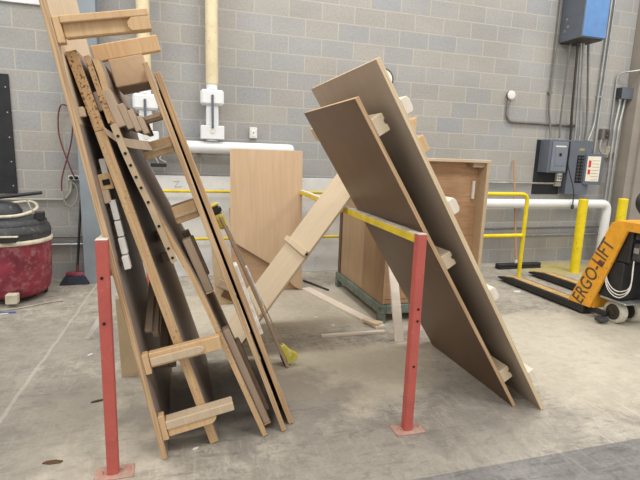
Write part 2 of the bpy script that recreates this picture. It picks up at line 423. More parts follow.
# the face gets a paler colour near the top, where light falls on it
def rounded(h0, h1, n0, n1):
    k = 8; r = h1-h0
    return [(h0, n0), (h0, n1-r)]+[(h0+r*(1-math.cos(math.pi/2*i/k)), n1-r+r*math.sin(math.pi/2*i/k)) for i in range(1, k+1)]+[(h1, n0)]
def bracket(h, L, kind):
    m = MB(); m.box((h-(.05 if kind == 'slab' else .02), h+.08), (-.05, -.002), (.0145, .042), .003); b = m.build('mount_block', 'pine', t, FA)
    if kind == 'slab':
        m = MB(); m.box((h, h+.045), (-.07, -.002), (.0425, L), .004); a = m.build('arm', 'pinedust', t, FA)
        m = MB(); m.prism(rounded(h-.04, h-.0005, .045, L-.09), 'y', -.06, -.01, .002); m.build('runner', 'pine', a, FA)
    elif kind == 'under':
        m = MB(); m.box((h, h+.08), (-.062, -.022), (.0425, L), .004); a = m.build('arm', 'pine', t, FA)
        m = MB(); m.box((h+.052, h+.08), (-.0215, .002), (.0425, L), .003); m.build('ledge', 'pine', a, FA)
        m = MB(); m.prism([(h, L-.075), (h+.014, L-.088), (h+.034, L-.088), (h+.0515, L-.07), (h+.0515, L), (h, L)], 'y', -.0215, .0015, .002); m.build('end_block', 'pine', a, FA)
    else:
        m = MB(); m.box((h, h+.072), (-.062, -.022), (.0425, L), .004); a = m.build('arm', 'pine', t, FA)
        m = MB(); m.prism([(h+.012, .045)]+[(h+.032-.02*math.cos(math.pi/10*i), L-.11+.03*math.sin(math.pi/10*i)) for i in range(0, 11)]+[(h+.052, .045)], 'y', -.0215, -.010, .004); m.build('ledge', 'pinedust', a, FA)
bracket(.472, .375, 'over')
bracket(.148, .37, 'slab')
bracket(1.93, .375, 'under')
MB().box((1.60, 2.49), (-.91, -.01), (.0141, .0150), 0).build('lit_face_sheet', 'pinedust', t, FA)  # thin paler sheet: light on the upper face put into the colour
# stop blocks on the face between A and B
m = MB(); m.box((1.315, 1.385), (-.14, -.10), (.0145, .070), .003); b = m.build('stop_block', 'pine', t, FA)
MB().box((1.335, 1.36), (-.101, -.097), (.03, .06), 0).build('slot', 'hole', b, FA)
MB().box((1.255, 1.315), (-.14, -.10), (.0145, .045), .003).build('stop_block', 'pinedust', t, FA)
MB().box((1.63, 1.67), (-.1, -.05), (.0145, .038), .003).build('stop_block', 'pinedust', t, FA)
# white strips tacked down the face of the panel
for i, (h0, h1, y) in enumerate(((1.335, 1.45, .30), (1.175, 1.265, .29), (1.10, 1.17, .28), (1.02, 1.095, .26), (.955, 1.015, .23))):
    MB().box(((h0+h1)/2-.012, (h0+h1)/2+.012), (-y+.142, -y+.15), (.0155, .0345), .001).build('strip_backing', 'brown', t, FA)
    m = MB(); m.box((h0, h1), (-y+.14, -y+.19), (.035, .062), .002); m.build('marker_strip', 'white', t, FA)

FB = frame((.152, -3.48, 0), (-.569, 0, 1.869), (0, -1, 0))
t = thing('doubled_panel', 'thick two-ply panel with chewed particle-board top edge, second board of the left stack', 'panel', (.152, -3.48, 0))
m = MB(); board(m, 1.613, 1.0, -.022, .022, x0=.007); m.build('board', ['plate', 'osb2'], t, FB)
m = MB(); board(m, .33, .97, -.022, .022, x0=1.621); m.build('chewed_end', ['plate', 'osb'], t, FB)
for h, y, l in ((1.0, .55, .06), (.9, .42, .05)):
    MB().box((h, h+l), (-y-.03, -y), (.0225, .075), .002).build('stop_block', 'oldwood', t, FB)

m = MB(); m.box((1.64, 1.92), (-.6, 0.006), (.042, .064), .002, (0, 0, 1)); m.build('face_piece', ['plate', 'osb'], t, FB)
m = MB(); m.box((1.70, 1.78), (-.4, -.02), (.0225, .0418), .002); m.build('spacer', 'oldwood', t, FB)

FC = frame((.417, -3.48, 0), (-.747, 0, 1.85), (0, -1, 0))
t = thing('jig_panel', 'warped grey-faced panel with a row of drilled holes, third board of the left stack', 'panel', (.417, -3.48, 0))
def bend(h):
    if h < .8: return 0.
    if h < 1.6: return -.046*(.5-.5*math.cos(math.pi*min(1, (h-.8)/.72)))
    return -.046+.05*(.5-.5*math.cos(math.pi*min(1, (h-1.6)/.4)))
m = MB()
hs = [.007, .5, .8, .9, 1.0, 1.08, 1.16, 1.23, 1.3, 1.36, 1.42, 1.48, 1.54, 1.6, 1.68, 1.76, 1.84, 1.92, 1.99]
vs = []; fs = []; mi = []
for h in hs:
    k = bend(h); vs += [(h, 0, -.014+k), (h, -1., -.014+k), (h, -1., .012+k), (h, 0, .012+k)]
for i in range(len(hs)-1):
    for j in range(4): fs.append((i*4+j, i*4+(j+1) % 4, (i+1)*4+(j+1) % 4, (i+1)*4+j)); mi.append(0 if j in (0, 2) else 1)
fs += [(0, 1, 2, 3), tuple(range(len(vs)-4, len(vs)))]; mi += [1, 1]
m.add(vs, fs, mi).build('board', ['plate', 'osb2'], t, FC)
# bent drilled strip under its near edge
pts = spline([(-.276, 1.575), (-.233, 1.455), (-.183, 1.33), (-.136, 1.22), (-.083, 1.08), (-.040, .965)], 5)
m = MB(); vs = []; fs = []
for p in pts: vs += [(p.x, -3.505, p.y), (p.x, -3.483, p.y), (p.x+.026, -3.483, p.y+.009), (p.x+.026, -3.505, p.y+.009)]
for i in range(len(pts)-1):
    for j in range(4): fs.append((i*4+j, i*4+(j+1) % 4, (i+1)*4+(j+1) % 4, (i+1)*4+j))
fs += [(0, 1, 2, 3), tuple(range(len(vs)-4, len(vs)))]
m.add(vs, fs); st = m.build('drilled_strip', 'tan', t)
for k in (2, 5, 7, 9, 11, 14, 18, 22, 24):
    p = pts[k]; MB().lathe([(.0065, 0), (.0065, .004)], (p.x+.013, -3.5085, p.y+.004), 'y', 10).build('drilled_hole', 'hole', st)
# stepped block near the top
for i, (h0, h1, n0, n1) in enumerate(((1.70, 1.86, -.03, .005), (1.68, 1.79, .0055, .032), (1.66, 1.755, .0325, .058), (1.64, 1.72, .0585, .082))):
    MB().box((h0, h1), (-.45, .004), (n0, n1), .003).build('stepped_block', 'oldwood', t, FC)
# worn strap of bent board below it
pts = spline([(1.73, -.085), (1.69, -.06), (1.655, -.025), (1.63, .02), (1.61, .06)], 4)
m = MB(); vs = []; fs = []
for p in pts: vs += [(p.x, -.25, p.y), (p.x, .012, p.y), (p.x-.045, .012, p.y+.004), (p.x-.045, -.25, p.y+.004)]
for i in range(len(pts)-1):
    for j in range(4): fs.append((i*4+j, i*4+(j+1) % 4, (i+1)*4+(j+1) % 4, (i+1)*4+j))
fs += [(0, 1, 2, 3), tuple(range(len(vs)-4, len(vs)))]
m.add(vs, fs); m.build('bent_strap', 'oldwood', t, FC)
# slats screwed to the face
for h0, h1, y, n1, mt in ((.0, .62, .06, .05, 'oldwood'), (.03, .50, .14, .07, 'oldwood'), (.80, 1.12, .10, .055, 'oldwood'), (.86, 1.10, .22, .065, 'oldwood'), (.90, 1.12, .34, .05, 'oldwood')):
    m = MB(); m.box((h0+.03, h1), (-y-.07, -y), (.0125, n1), .004); s_ = m.build('slat', mt, t, FC)
    m = MB(); m.box((h0+.024, h0+.0298), (-y-.07, -y), (.0125, n1), .001); m.build('sawn_end', 'pine', s_, FC)
# wide arm at the top
FS = frame((-.345, -3.28, 1.862), (-.26, 0, .966), (0, -1, 0))
m = MB(); m.box((0, .072), (-.04, 0), (-.012, .285), .004); ts = m.build('shelf_arm', 'pine', t, FS)
m = MB(); m.box((-.125, -.0005), (-.30, .006), (.045, .20), .004, (0, 0, 1)); m.build('shelf_box', ['ply', 'ply'], ts, FS)

FD = frame((.541, -3.46, 0), (-.652, 0, 1.839), (0, -1, 0))
t = thing('slim_panel', 'slim edge-on plywood panel with side arms, left one of the close pair', 'panel', (.541, -3.46, 0))
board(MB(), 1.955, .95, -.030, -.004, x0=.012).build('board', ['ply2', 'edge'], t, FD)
for h, y, l, w, mt in ((1.575, .10, .14, .075, 'pine'), (1.245, .10, .115, .085, 'pine'), (1.735, .12, .13, .03, 'pinedust')):
    m = MB(); m.box((h, h+w), (-y-.12, -y), (-.0305-l, -.0305), .004); a = m.build('arm', mt, t, FD)
    m = MB(); m.box((h+w*.36, h+w*.54), (-y, -y+.012), (-.028-l, -.034), .002); m.build('ledge', 'pinedust', a, FD)
FD2 = frame((.597, -3.40, 0), (-.668, 0, 1.839), (0, -1, 0))
t = thing('slim_panel', 'slim edge-on plywood panel with white foam strip, right one of the close pair', 'panel', (.617, -3.42, 0))
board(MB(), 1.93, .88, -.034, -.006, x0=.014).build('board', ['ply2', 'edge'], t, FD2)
m = MB(); m.box((.48, .92), (-.30, -.22), (-.0055, .018), .004); m.build('foam_strip', 'foam', t, FD2)

# grey batten panel leaning further back, right of the pair
FG = frame((.715, -2.72, 0), (-.463, 0, 1.083), (0, -1, 0))
MB().box((.1, 1.9), (-.60, -.25), (-.046, -.0345), 0).build('gap_shade_strip', 'black', t, FD2)  # black filler added to paint the shade in the see-through gap
t = thing('narrow_board', 'narrow brown board leaning low behind the slim pair, beside the yellow bar clamp', 'board', (.70, -2.72, 0))
MB().box((.01, 1.17), (-.12, 0), (-.014, .006), .003).build('board', 'oldwood', t, FG)
MB().box((.50, .80), (-.06, -.01), (.0065, .02), .003).build('foam_strip', 'foam', t, FG)

# yellow and black bar clamp
FK = frame((.735, -2.68, 0.025), (-.50, 0, 1.11), (0, -1, 0))
t = thing('bar_clamp', 'yellow and black bar clamp leaning behind the left stack', 'clamp', (.745, -2.68, 0))
MB().box((.03, 1.20), (-.02, .0), (-.004, .004), .001).build('bar', 'oldwood', t, FK)
m = MB(); m.box((1.07, 1.17), (-.028, .008), (-.05, .012), .012); m.build('head', 'tool', t, FK)
m = MB(); m.box((1.171, 1.225), (-.03, .01), (-.085, .014), .016); m.build('jaw', 'black', t, FK)
m = MB(); m.box((1.2255, 1.245), (-.03, .01), (-.075, .012), .008); m.build('jaw_pad', 'tool', t, FK)
m = MB(); m.prism([(.0, -.02), (.0, .05), (.035, .07), (.085, .035), (.15, .010), (.15, -.02)], 'y', -.035, .012, .006); m.build('handle', 'tool', t, FK)
m = MB(); m.prism([(.005, -.05), (.005, -.021), (.10, -.021), (.07, -.05)], 'y', -.03, .01, .004); m.build('trigger', 'black', t, FK)

# tan sheet standing at the back with battens across it
t = thing('fibreboard_sheet', 'tan fibreboard sheet with brown battens, standing behind the slim pair of panels', 'board', (.42, -1.2, 0))
m = MB(); m.box((.275, .37), (-1.21, -1.195), (0, .72), .002, None, lambda c: (c.x+(.05 if c.x < .3 else .14)*(1-c.z/.72), c.y, c.z)); m.build('sheet', 'tan', t)
for x, z, mt in ((.33, .20, 'oldwood'), (.37, .09, 'brown')):
    def fr(c, x=x, z=z): a = -.5; return (x+c.x*math.cos(a)-c.z*math.sin(a), c.y, z+c.x*math.sin(a)+c.z*math.cos(a))
    m = MB(); m.box((0, .16), (-1.235, -1.2105), (0, .07), .003, None, fr); m.build('batten', mt, t)
# sheet standing behind the left post
t = tag(MB().box((-.385, -.07), (-2.612, -2.60), (0, .53), .002, None, lambda c: (c.x-.02*c.z/.5, c.y+.05*c.z, c.z)).build('fibreboard_sheet', 'tan'), 'low tan fibreboard sheet on the floor behind left red post', 'board')
# offcuts leaning in the V between the first two boards
for i, (p0, p1, w, d) in enumerate((((-.178, -3.38, .60), (-.165, -3.08, .79), .035, .022), ((-.145, -3.36, .58), (-.140, -3.08, .75), .03, .04), ((-.12, -3.15, .30), (-.115, -2.85, .62), .045, .03), ((-.07, -3.12, .28), (-.085, -2.85, .56), .035, .02))):
    F = frame(p0, V(p1)-V(p0), (1, 0, .2))
    o = MB().box((0, math.dist(p0, p1)), (0, w), (0, d), .003).build('timber_offcut', 'oldwood', None, F)
    tag(o, ['dusty offcut strip wedged between the first two left boards, upper left one', 'dusty offcut strip wedged between the first two left boards, upper right one', 'dusty offcut strip wedged between the first two left boards, lower left one', 'dusty offcut strip wedged between the first two left boards, lower right one'][i], 'offcut', 'offcuts between the left boards')

# bent white strip behind the left post
pts = spline([(-.72, -1.9, .012), (-.66, -1.9, .11), (-.60, -1.88, .21), (-.555, -1.87, .33), (-.53, -1.86, .50)], 5)
m = MB(); vs = []; fs = []
for i, p in enumerate(pts):
    w = .03+.05*i/len(pts); vs += [p+V((-.2*w, 0, 0)), p+V((.8*w, .0, -.15*w)), p+V((.8*w, .006, -.15*w)), p+V((-.2*w, .006, 0))]
for i in range(len(pts)-1):
    for j in range(4): fs.append((i*4+j, i*4+(j+1) % 4, (i+1)*4+(j+1) % 4, (i+1)*4+j))
fs += [(0, 1, 2, 3), tuple(range(len(vs)-4, len(vs)))]
tag(m.add(vs, fs).build('edge_trim', 'white'), 'bent white edging strip on the floor behind left red post', 'trim strip')

# ------------------------------------------------------------------ right stack
def sheet(name, label, O, top, D, n0, n1, mats, blocks, under_mi=(0, 2, 1)):
    F = frame(O, (top[0]-O[0], 0, top[1]), (0, -1, 0)); u = V((top[0]-O[0], 0, top[1]))
    L = u.length; x0 = -n0*F[2][2]/F[2][0]
    t = thing(name, label, 'sheet', O)
    b = board(MB(), L-x0, D, n0, n1, under_mi, .0015, x0=x0).build('board', mats, t, F)
    for h, w, hh, kind in blocks:
        m = MB()
        q = [(h-w/2, n1+.0005), (h+w/2, n1+.0005), (h+w/2, n1+hh)]
        if kind == 'notch': q += [(h+w*.14, n1+hh), (h+w*.14, n1+hh*.86), (h-w*.12, n1+hh*.86), (h-w*.12, n1+hh), (h-w/2, n1+hh)]
        elif kind == 'chamfer': q = q[:2]+[(h+w/2, n1+hh*.8), (h+w/2-.02, n1+hh), (h-w/2+.02, n1+hh), (h-w/2, n1+hh*.8)]
        else: q += [(h-w/2, n1+hh)]
        m.prism(q, 'y', -D-(.16 if h > 1.9 and kind == 'notch' else .02), -.004, .003)
        bt = m.build('batten', 'cream_wood' if kind == 'notch' else 'whitewood', t, F)
    return t, F
t, F1 = sheet('leaning_sheet', 'big brown-faced sheet leaning left over the right rail, front one with notched battens', (1.951, -3.53, 0), (.824, 1.759), .97, -.012, .010,
    ['plate', 'edge', 'brown'], ((1.915, .095, .070, 'notch'), (1.085, .085, .066, 'notch'), (.235, .085, .066, 'notch')))
t, F2 = sheet('leaning_sheet', 'big taupe-faced sheet leaning behind the brown one, with pale blocks on its upper side', (2.099, -3.60, 0), (.892, 1.931), 1.13, -.012, .012,
    ['plate', 'edgepale', 'plate2'], ((2.02, .082, .048, 'chamfer'), (1.445, .085, .048, 'chamfer'), (.87, .08, .042, 'chamfer'), (.25, .085, .042, 'block')))
m = MB(); m.prism([(1.875, .0125), (1.945, .0125), (1.945, .062)], 'y', -.2, -.01, .002); m.build('wedge', 'pine', t, F2)
m = MB(); m.box((1.765, 1.85), (-.3, -.02), (.0125, .055), .003); m.build('cleat', 'pine', t, F2)

# ------------------------------------------------------------------ pale board leaning over the rail, towards the right
FL = frame((.375, -2.45, 0), (.591, 0, .8065), (0, 1, 0))    # n points up and left
t = thing('cream_board', 'smooth cream wooden board leaning right across the yellow rail, with two battens', 'board', (.335, -2.45, 0))
MB().box((.012, 1.80), (0, .63), (.008, .026), .002).build('board', 'cream_wood', t, FL)
for h in (.375, .915):
    m = MB(); m.box((h-.024, h+.024), (-.03, .645), (.0265, .056), .004); b = m.build('batten', 'cream_wood', t, FL)
    if h > .5:
        MB().box((h-.010, h+.010), (-.0315, -.028), (.033, .048), 0).build('slot', 'hole', b, FL)

# ------------------------------------------------------------------ plywood against the wall
t = thing('plywood_sheet', 'pale plywood sheet with slanted lower edge standing against the wall', 'plywood sheet', (.9, -.85, 0))
FPz = lambda y0: Matrix(((1, 0, 0, 0), (0, 0, -1, y0), (0, 1, 0, 0), (0, 0, 0, 1)))
FP = frame((0, -.86, 0), (1, 0, 0), (0, .1, 1.)) 
m = MB(); m.prism([(.512, 1.52), (1.283, 1.52), (1.275, .01), (1.20, .04), (.948, .29), (.505, .57)], 'z', -.0, .018, .002, (0, 0, 1)); m.build('sheet', ['ply', 'edgepale'], t, FP)
t = thing('plywood_sheet', 'darker plywood sheet on the floor, tucked behind the pale slanted one', 'plywood sheet', (.9, -.78, 0))
FP2 = frame((0, -.80, 0), (1, 0, 0), (0, .1, 1.))
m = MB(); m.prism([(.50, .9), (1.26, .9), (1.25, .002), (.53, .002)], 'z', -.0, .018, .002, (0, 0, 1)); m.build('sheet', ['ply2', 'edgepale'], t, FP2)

# white sheet along the wall
t = thing('white_board', 'long white board standing against the block wall behind the yellow rail', 'board', (.85, -.06, 0))
MB().box((-.72, 2.25), (-.075, -.055), (0, 1.19), .003).build('sheet', 'whitepan', t)
m = MB(); m.tube([(-.06, -.0765, 1.12), (.0, -.0765, 1.13), (-.05, -.0765, 1.06), (.03, -.0765, 1.065)], .0025, 5); m.build('pencil_mark', 'ink', t)
m = MB(); m.tube([(-.08, -.0765, 1.02), (.06, -.0765, 1.03)], .0022, 5); m.build('pencil_mark', 'ink', t)

def rail(label, x0, x1, y, zs, legs, bend, r, mt):
    t = thing('guard_rail', label, 'guard rail', ((x0+x1)/2, y, 0))
    if bend:
        m = MB().tube(smooth_path([(x0, y, zs[0]), (x1, y, zs[0]), (x1, y, .006)], .09), r, 12); m.build('bent_tube', mt, t)
        p = MB().tube([(x0, y, zs[1]), (x1-r, y, zs[1])], r, 12).build('lower_tube', mt, t)
        m = MB(); m.box((x1-.07, x1+.07), (y-.07, y+.07), (0, .006), .001); m.build('foot_plate', mt, t)
    else:
        for i, z in enumerate(zs): MB().tube([(x0, y, z), (x1, y, z)], r, 12).build(('upper_tube', 'lower_tube')[i], mt, t)
    for x in legs: MB().tube([(x, y+ (0 if not bend else 0), 0.0), (x, y, zs[0]-r)], r, 12).build('leg', mt, t)
rail('yellow tube guard rail along the wall in front of the long white board', -.35, 2.05, -.20, (1.025, .475), (-.34, 2.0), False, .017, 'yellow')
rail('yellow bent-tube guard rail on the floor right of the crate', 3.35, 4.145, -.86, (1.085, .568), (3.36,), True, .024, 'yellow2')

# ------------------------------------------------------------------ crate
t = thing('plywood_crate', 'tall plywood crate on a green steel base behind the leaning sheets', 'crate', (2.2, -1.46, 0))
X0, X1, Y0, Y1, Z0, Z1 = 1.735, 2.73, -2.0, -.77, .17, 1.485
MB().box((X0, X0+.02), (Y0, Y1), (Z0, Z1-.025), .002).build('side_panel', 'crateside', t)
MB().box((X0-.006, X0-.0005), (Y0+.005, -1.50), (Z0+.0, Z1-.03), .001).build('cladding', 'cladding', t)
MB().box((X0-.012, X0-.0005), (Y1-.07, Y1), (Z0, Z1-.03), .002).build('corner_post', 'brown', t)
MB().box((X1-.035, X1), (Y0, Y1), (Z0, Z1-.03), .002).build('side_panel', 'tan', t)
MB().box((X0-.004, X1+.002), (Y0-.005, Y1), (Z1-.028, Z1), .003).build('lid', 'pinedust', t)
MB().box((X0+.0205, X1-.0355), (Y0+.12, Y0+.14), (Z0+.045, Z1-.03), .001).build('recessed_panel', 'crate', t)
MB().box((X0+.0205, X0+.25), (Y0+.01, Y0+.03), (Z0+.045, Z1-.03), .001).build('front_panel', 'crate', t)
MB().box((X0+.0205, X1-.0355), (Y1-.02, Y1), (Z0+.045, Z1-.03), .001).build('back_panel', 'crate', t)
MB().box((X0+.0205, X1-.0355), (Y0+.01, Y1-.001), (Z0, Z0+.04), .002).build('bottom', 'crate', t)
MB().box((X1-.16, X1-.036), (Y0+.03, Y0+.115), (Z1-.07, Z1-.0285), .003).build('corner_block', 'oldwood', t)
MB().box((X1-.10, X1-.075), (Y0+.095, Y0+.1195), (1.12, 1.29), .003).build('paper_strip', 'white', t)
b = thing('steel_base', None, None, (2.2, -1.46, 0)); b.parent = t; b.matrix_basis = WM[t].inverted()@WM[b]
m = MB(); m.box((X0-.03, X0+.03), (Y0-.02, Y1+.02), (.085, .165), .005); m.build('side_beam', 'green', b)
m = MB(); m.box((X1-.03, X1+.03), (Y0-.02, Y1+.02), (.085, .165), .005); m.build('side_beam', 'green', b)
m = MB(); m.box((X0+.031, X1-.031), (Y0-.02, Y0+.04), (.085, .165), .005); m.build('end_beam', 'green', b)
m = MB(); m.box((X0+.031, X1-.031), (Y1-.04, Y1+.02), (.085, .165), .005); m.build('end_beam', 'green', b)
for x in (X0, X1):
    for y in (Y0+.015, Y1-.015):
        m = MB(); m.box((x-.03, x+.03), (y-.035, y+.035), (0, .0845), .004); m.build('foot', 'green', b)

# loose timber on the floor
d = V((.34, -1.28, 0)).normalized(); s_ = V((-d.y, d.x, 0))
t = thing('loose_plank', 'pale plank with an angled end piece lying on the floor before the crate', 'plank', (1.45, -1.5, 0))
F = frame((1.285, -.85, 0), d, s_)
MB().box((0, 1.33), (0, .10), (.0, .02), .002).build('plank', 'whitewood', t, F)
m = MB(); m.prism([(1.30, .10), (1.33, .02), (1.30, -.01), (1.16, -.03), (1.15, -.002)], 'z', .0205, .045, .002); m.build('end_piece', 'cream_wood', t, F)
t = tag(MB().box((1.665, 1.745), (-2.44, -2.42), (0, .95), .003, None, lambda c: (c.x+.03*c.z, c.y+.435*c.z, c.z)).build('timber_upright', 'whitewood'), 'pale narrow board standing upright before the crate, right of the floor plank', 'board')
F = frame((1.10, -2.235, .0), (1, -.03, 0), (0, 1, 0))
tag(MB().box((0, .56), (0, .03), (.0, .025), .003).build('floor_strip', 'whitewood', None, F), 'thin pale wooden strip lying flat across the floor before the crate', 'wood strip')
tag(MB().tube([(1.39, -.52, .012), (1.56, -.95, .012)], .012, 8).build('metal_rod', 'darkmetal'), 'short dark metal rod on the floor beside the cream board', 'rod')

# ------------------------------------------------------------------ pipes and boxes on the wall
def gate(x, label, top, zc, z0):
    t = thing('dust_duct', label, 'duct pipe', (x, -.15, z0))
    MB().tube([(x, -.15, zc+.12), (x, -.15, top)], .066, 20).build('pipe', 'duct', t)
    m = MB(); m.tube([(x, -.15, zc+.06), (x, -.15, zc+.1195)], .060, 20); m.build('sleeve', 'pvc', t)
    m = MB(); m.box((x-.125, x+.125), (-.24, -.06), (zc-.11, zc+.055), .022); m.build('coupling', 'pvc', t)
    m = MB(); m.box((x-.066, x+.066), (-.215, -.085), (zc-.33, zc-.1105), .012); m.build('neck', 'pvc', t)
    m = MB(); m.box((x-.128, x+.128), (-.235, -.06), (zc-.48, zc-.3305), .006); g = m.build('blast_gate', 'pvc', t)
    m = MB(); m.box((x-.013, x+.013), (-.256, -.2405), (zc-.36, zc+.0), .005); h = m.build('gate_handle', 'panelgrey', g)
    MB().lathe([(.032, -.003), (.032, .002), (.022, .004)], (x, -.2375, zc-.385), 'y', 16).build('knob', 'white', g)
    m = MB(); m.tube([(x, -.15, z0), (x, -.15, zc-.481)], .066, 20); m.build('outlet_neck', 'pvc', t)
gate(.37, 'cream dust-collection duct with white blast gate, fully visible beside the plywood sheet', 5.0, 2.09, 1.589)
gate(-.33, 'cream dust-collection duct with white blast gate, partly hidden behind the left stack', 5.0, 2.00, 1.589)
t = thing('white_pipe', 'fat white horizontal pipe with rounded end on the wall above the plywood sheet', 'pipe', (.4, -.15, 1.45))
m = MB(); m.tube([(-1.0, -.15, 1.52), (1.25, -.15, 1.52)], .068, 20); m.build('pipe', 'pvc', t)
m = MB(); m.lathe([(.068, 0), (.066, .03), (.055, .055), (.03, .07), (0, .074)], (1.2505, -.15, 1.52), 'x', 20); m.build('end_cap', 'pvc', t)
m = MB().box((.2, .24), (-.10, -.003), (1.44, 1.47), .002).build('hanger', 'dsteel', t)
t = thing('hand_tool', 'small black tool hanging by white string below the white pipe, behind the left stack', 'tool', (-.2, -.13, 1.28))
MB().box((-.30, -.13), (-.14, -.10), (1.285, 1.325), .008).build('body', 'black', t)
MB().tube(spline([(-.215, -.12, 1.327), (-.25, -.12, 1.40), (-.26, -.14, 1.43), (-.21, -.15, 1.443), (-.17, -.13, 1.43), (-.20, -.13, 1.38), (-.13, -.12, 1.34)], 5), .006, 6).build('string', 'white', t)
t = thing('wall_switch', 'small white switch box on the block wall right of the duct', 'switch', (.85, -.03, 1.64))
MB().box((.808, .897), (-.05, -.002), (1.645, 1.77), .006).build('box', 'white', t)
MB().box((.828, .877), (-.056, -.0505), (1.67, 1.745), .003).build('plate', 'pvc', t)
MB().box((.848, .857), (-.064, -.0565), (1.70, 1.715), .001).build('toggle', 'black', t)

# left wall section
t = thing('black_board', 'tall narrow black board on the wall at the left edge', 'board', (-1.9, -.02, .97))
MB().box((-2.2, -1.645), (-.025, -.003), (.97, 2.18), .003).build('board', 'rubber', t)
for z in (1.05, 1.3, 1.55, 1.8, 2.05): MB().lathe([(.008, 0), (.006, .004), (0, .005)], (-1.675, -.0305, z), 'y', 8).build('screw', 'steel', t)
def run(name, label, pts, r, mt, cat='conduit', bend=.08, group=None, straps=()):
    t = thing(name, label, cat, (pts[0][0], pts[0][1], pts[0][2]), group)
    p = MB().tube(smooth_path(pts, bend) if len(pts) > 2 else pts, r, 8).build('pipe', mt, t)
    for q in straps:
        MB().box((q[0]-r*2.4, q[0]+r*2.4), (-.028-r, -.001), (q[2]-.012, q[2]+.012), .002).build('strap', mt, t)
    return t
run('wall_conduit', 'thin pale conduit on the left wall bending up to the outlet with red cords', [(-2.6, -.03, .905), (-1.19, -.03, .905), (-1.13, -.03, .99), (-1.12, -.03, 1.115)], .014, 'greycord', bend=.10)
run('wall_conduit', 'upper of two thin conduits running low along the whole block wall', [(-2.6, -.03, .488), (6.25, -.03, .527)], .012, 'dsteel')
run('wall_conduit', 'lower of two thin conduits running low along the whole block wall', [(-2.6, -.03, .405), (6.25, -.03, .415)], .015, 'steel')
t = thing('wall_outlet', 'small wall outlet with red cords plugged in, left of the stack', 'outlet', (-1.095, -.02, 1.115))
MB().box((-1.15, -1.04), (-.03, -.002), (1.115, 1.17), .003).build('plate', 'white', t)
for x in (-1.12, -1.07): MB().lathe([(.018, 0), (.018, -.03), (.01, -.04)], (x, -.0305, 1.143), 'y', 10).build('plug', 'black', t)
t = thing('extension_cord', 'red extension cord hanging in a long loop on the left wall', 'cord', (-1.12, -.06, .8))
MB().tube(spline([(-1.07, -.075, 1.143), (-1.10, -.10, 1.22), (-1.20, -.06, 1.55), (-1.205, -.05, 1.78), (-1.17, -.05, 1.90), (-1.10, -.05, 1.88), (-1.07, -.05, 1.75), (-1.10, -.06, 1.50), (-1.20, -.06, 1.16), (-1.215, -.06, 1.0)], 6), .0075, 6).build('cord', 'redcord', t)
MB().tube(spline([(-1.215, -.06, .999), (-1.19, -.06, .88), (-1.13, -.06, .83), (-1.075, -.06, .90), (-1.06, -.06, 1.02), (-1.10, -.07, 1.10)], 6), .0075, 6).build('cord_end', 'greycord', t)

# broom with wide dark head
t = thing('lobby_broom', 'dark broom with black handle leaning by the wall beside the red shop vacuum', 'broom', (-1.1, -.18, 0))
MB().tube([(-1.085, -.16, .20), (-1.02, -.06, 1.02)], .013, 8).build('handle', 'black', t)
MB().tube([(-1.087, -.163, .125), (-1.0855, -.161, .199)], .015, 8).build('ferrule', 'redcord', t)
m = MB(); m.box((-1.20, -.99), (-.20, -.14), (.085, .124), .006); m.build('brush_block', 'maroon', t)
m = MB(); m.box((-1.26, -.96), (-.26, -.14), (0, .0845), .004, None, lambda c: (c.x*(1 if c.z < .01 else 1)+((-1.1-c.x)*.3 if c.z > .01 else 0), c.y+(.04 if c.z > .01 and c.y < -.2 else 0), c.z)); m.build('bristles', 'dkblue', t)

# shop vacuum
cx, cy = -1.60, -.58
t = thing('shop_vacuum', 'dusty red drum shop vacuum with black lid at the left edge', 'vacuum', (cx, cy, 0))
m = MB(); m.lathe([(.22, .05), (.30, .055), (.335, .10), (.355, .20), (.365, .40), (.368, .565)], (cx, cy, 0), 'z', 40); m.build('drum', 'maroon', t)
m = MB(); m.lathe([(.378, .566), (.384, .575), (.384, .60), (.37, .605)], (cx, cy, 0), 'z', 40); m.build('rim', 'cream', t)
m = MB(); m.lathe([(.365, .606), (.372, .62), (.370, .655), (.376, .66), (.372, .68), (.36, .72), (.34, .735)], (cx, cy, 0), 'z', 40); l = m.build('lid', 'charcoal', t)
m = MB(); m.lathe([(.345, .736), (.342, .765), (.31, .785), (.2, .79), (0, .79)], (cx, cy, 0), 'z', 40); m.build('lid_top', 'charcoal', l)
m = MB(); m.lathe([(.20, .791), (.2, .86), (.16, .92), (.08, .945), (0, .95)], (cx-.06, cy, 0), 'z', 28); m.build('motor_head', 'charcoal', l)
m = MB(); m.box((cx+.03, cx+.19), (cy-.40, cy-.362), (.61, .655), .006); m.build('latch', 'black', l)
m = MB(); m.box((cx+.02, cx+.20), (cy-.405, cy-.36), (.656, .668), .003); m.build('latch_top', 'cream', l)
m = MB(); m.tube(spline([(cx-.30, cy-.15, .80), (cx-.1, cy-.24, .82), (cx+.16, cy-.2, .83), (cx+.28, cy-.05, .88), (cx+.18, cy+.1, .93), (cx-.1, cy-.05, .90), (cx-.35, cy-.12, .88)], 6), .015, 10); m.build('hose', 'cream', t)
m = MB(); m.tube([(cx-.40, cy-.12, .93), (cx-.05, cy-.10, .985), (cx+.33, cy-.02, 1.03)], [.02, .018, .016], 8); m.build('wand', 'black', t)
m = MB(); m.tube(spline([(cx+.20, cy-.03, .96), (cx+.26, cy-.12, .87), (cx+.33, cy-.10, .76)], 5), .008, 6); m.build('hook', 'greycord', t)
m = MB(); m.box((cx+.27, cx+.36), (cy-.13, cy-.08), (.77, .86), .01); m.build('nozzle', 'black', t)
m = MB(); m.box((cx+.06, cx+.16), (cy-.40, cy-.325), (.035, .13), .008, None, lambda c: (c.x+.04*(c.z-.08), c.y, c.z)); b = m.build('caster_bracket', 'cream', t)
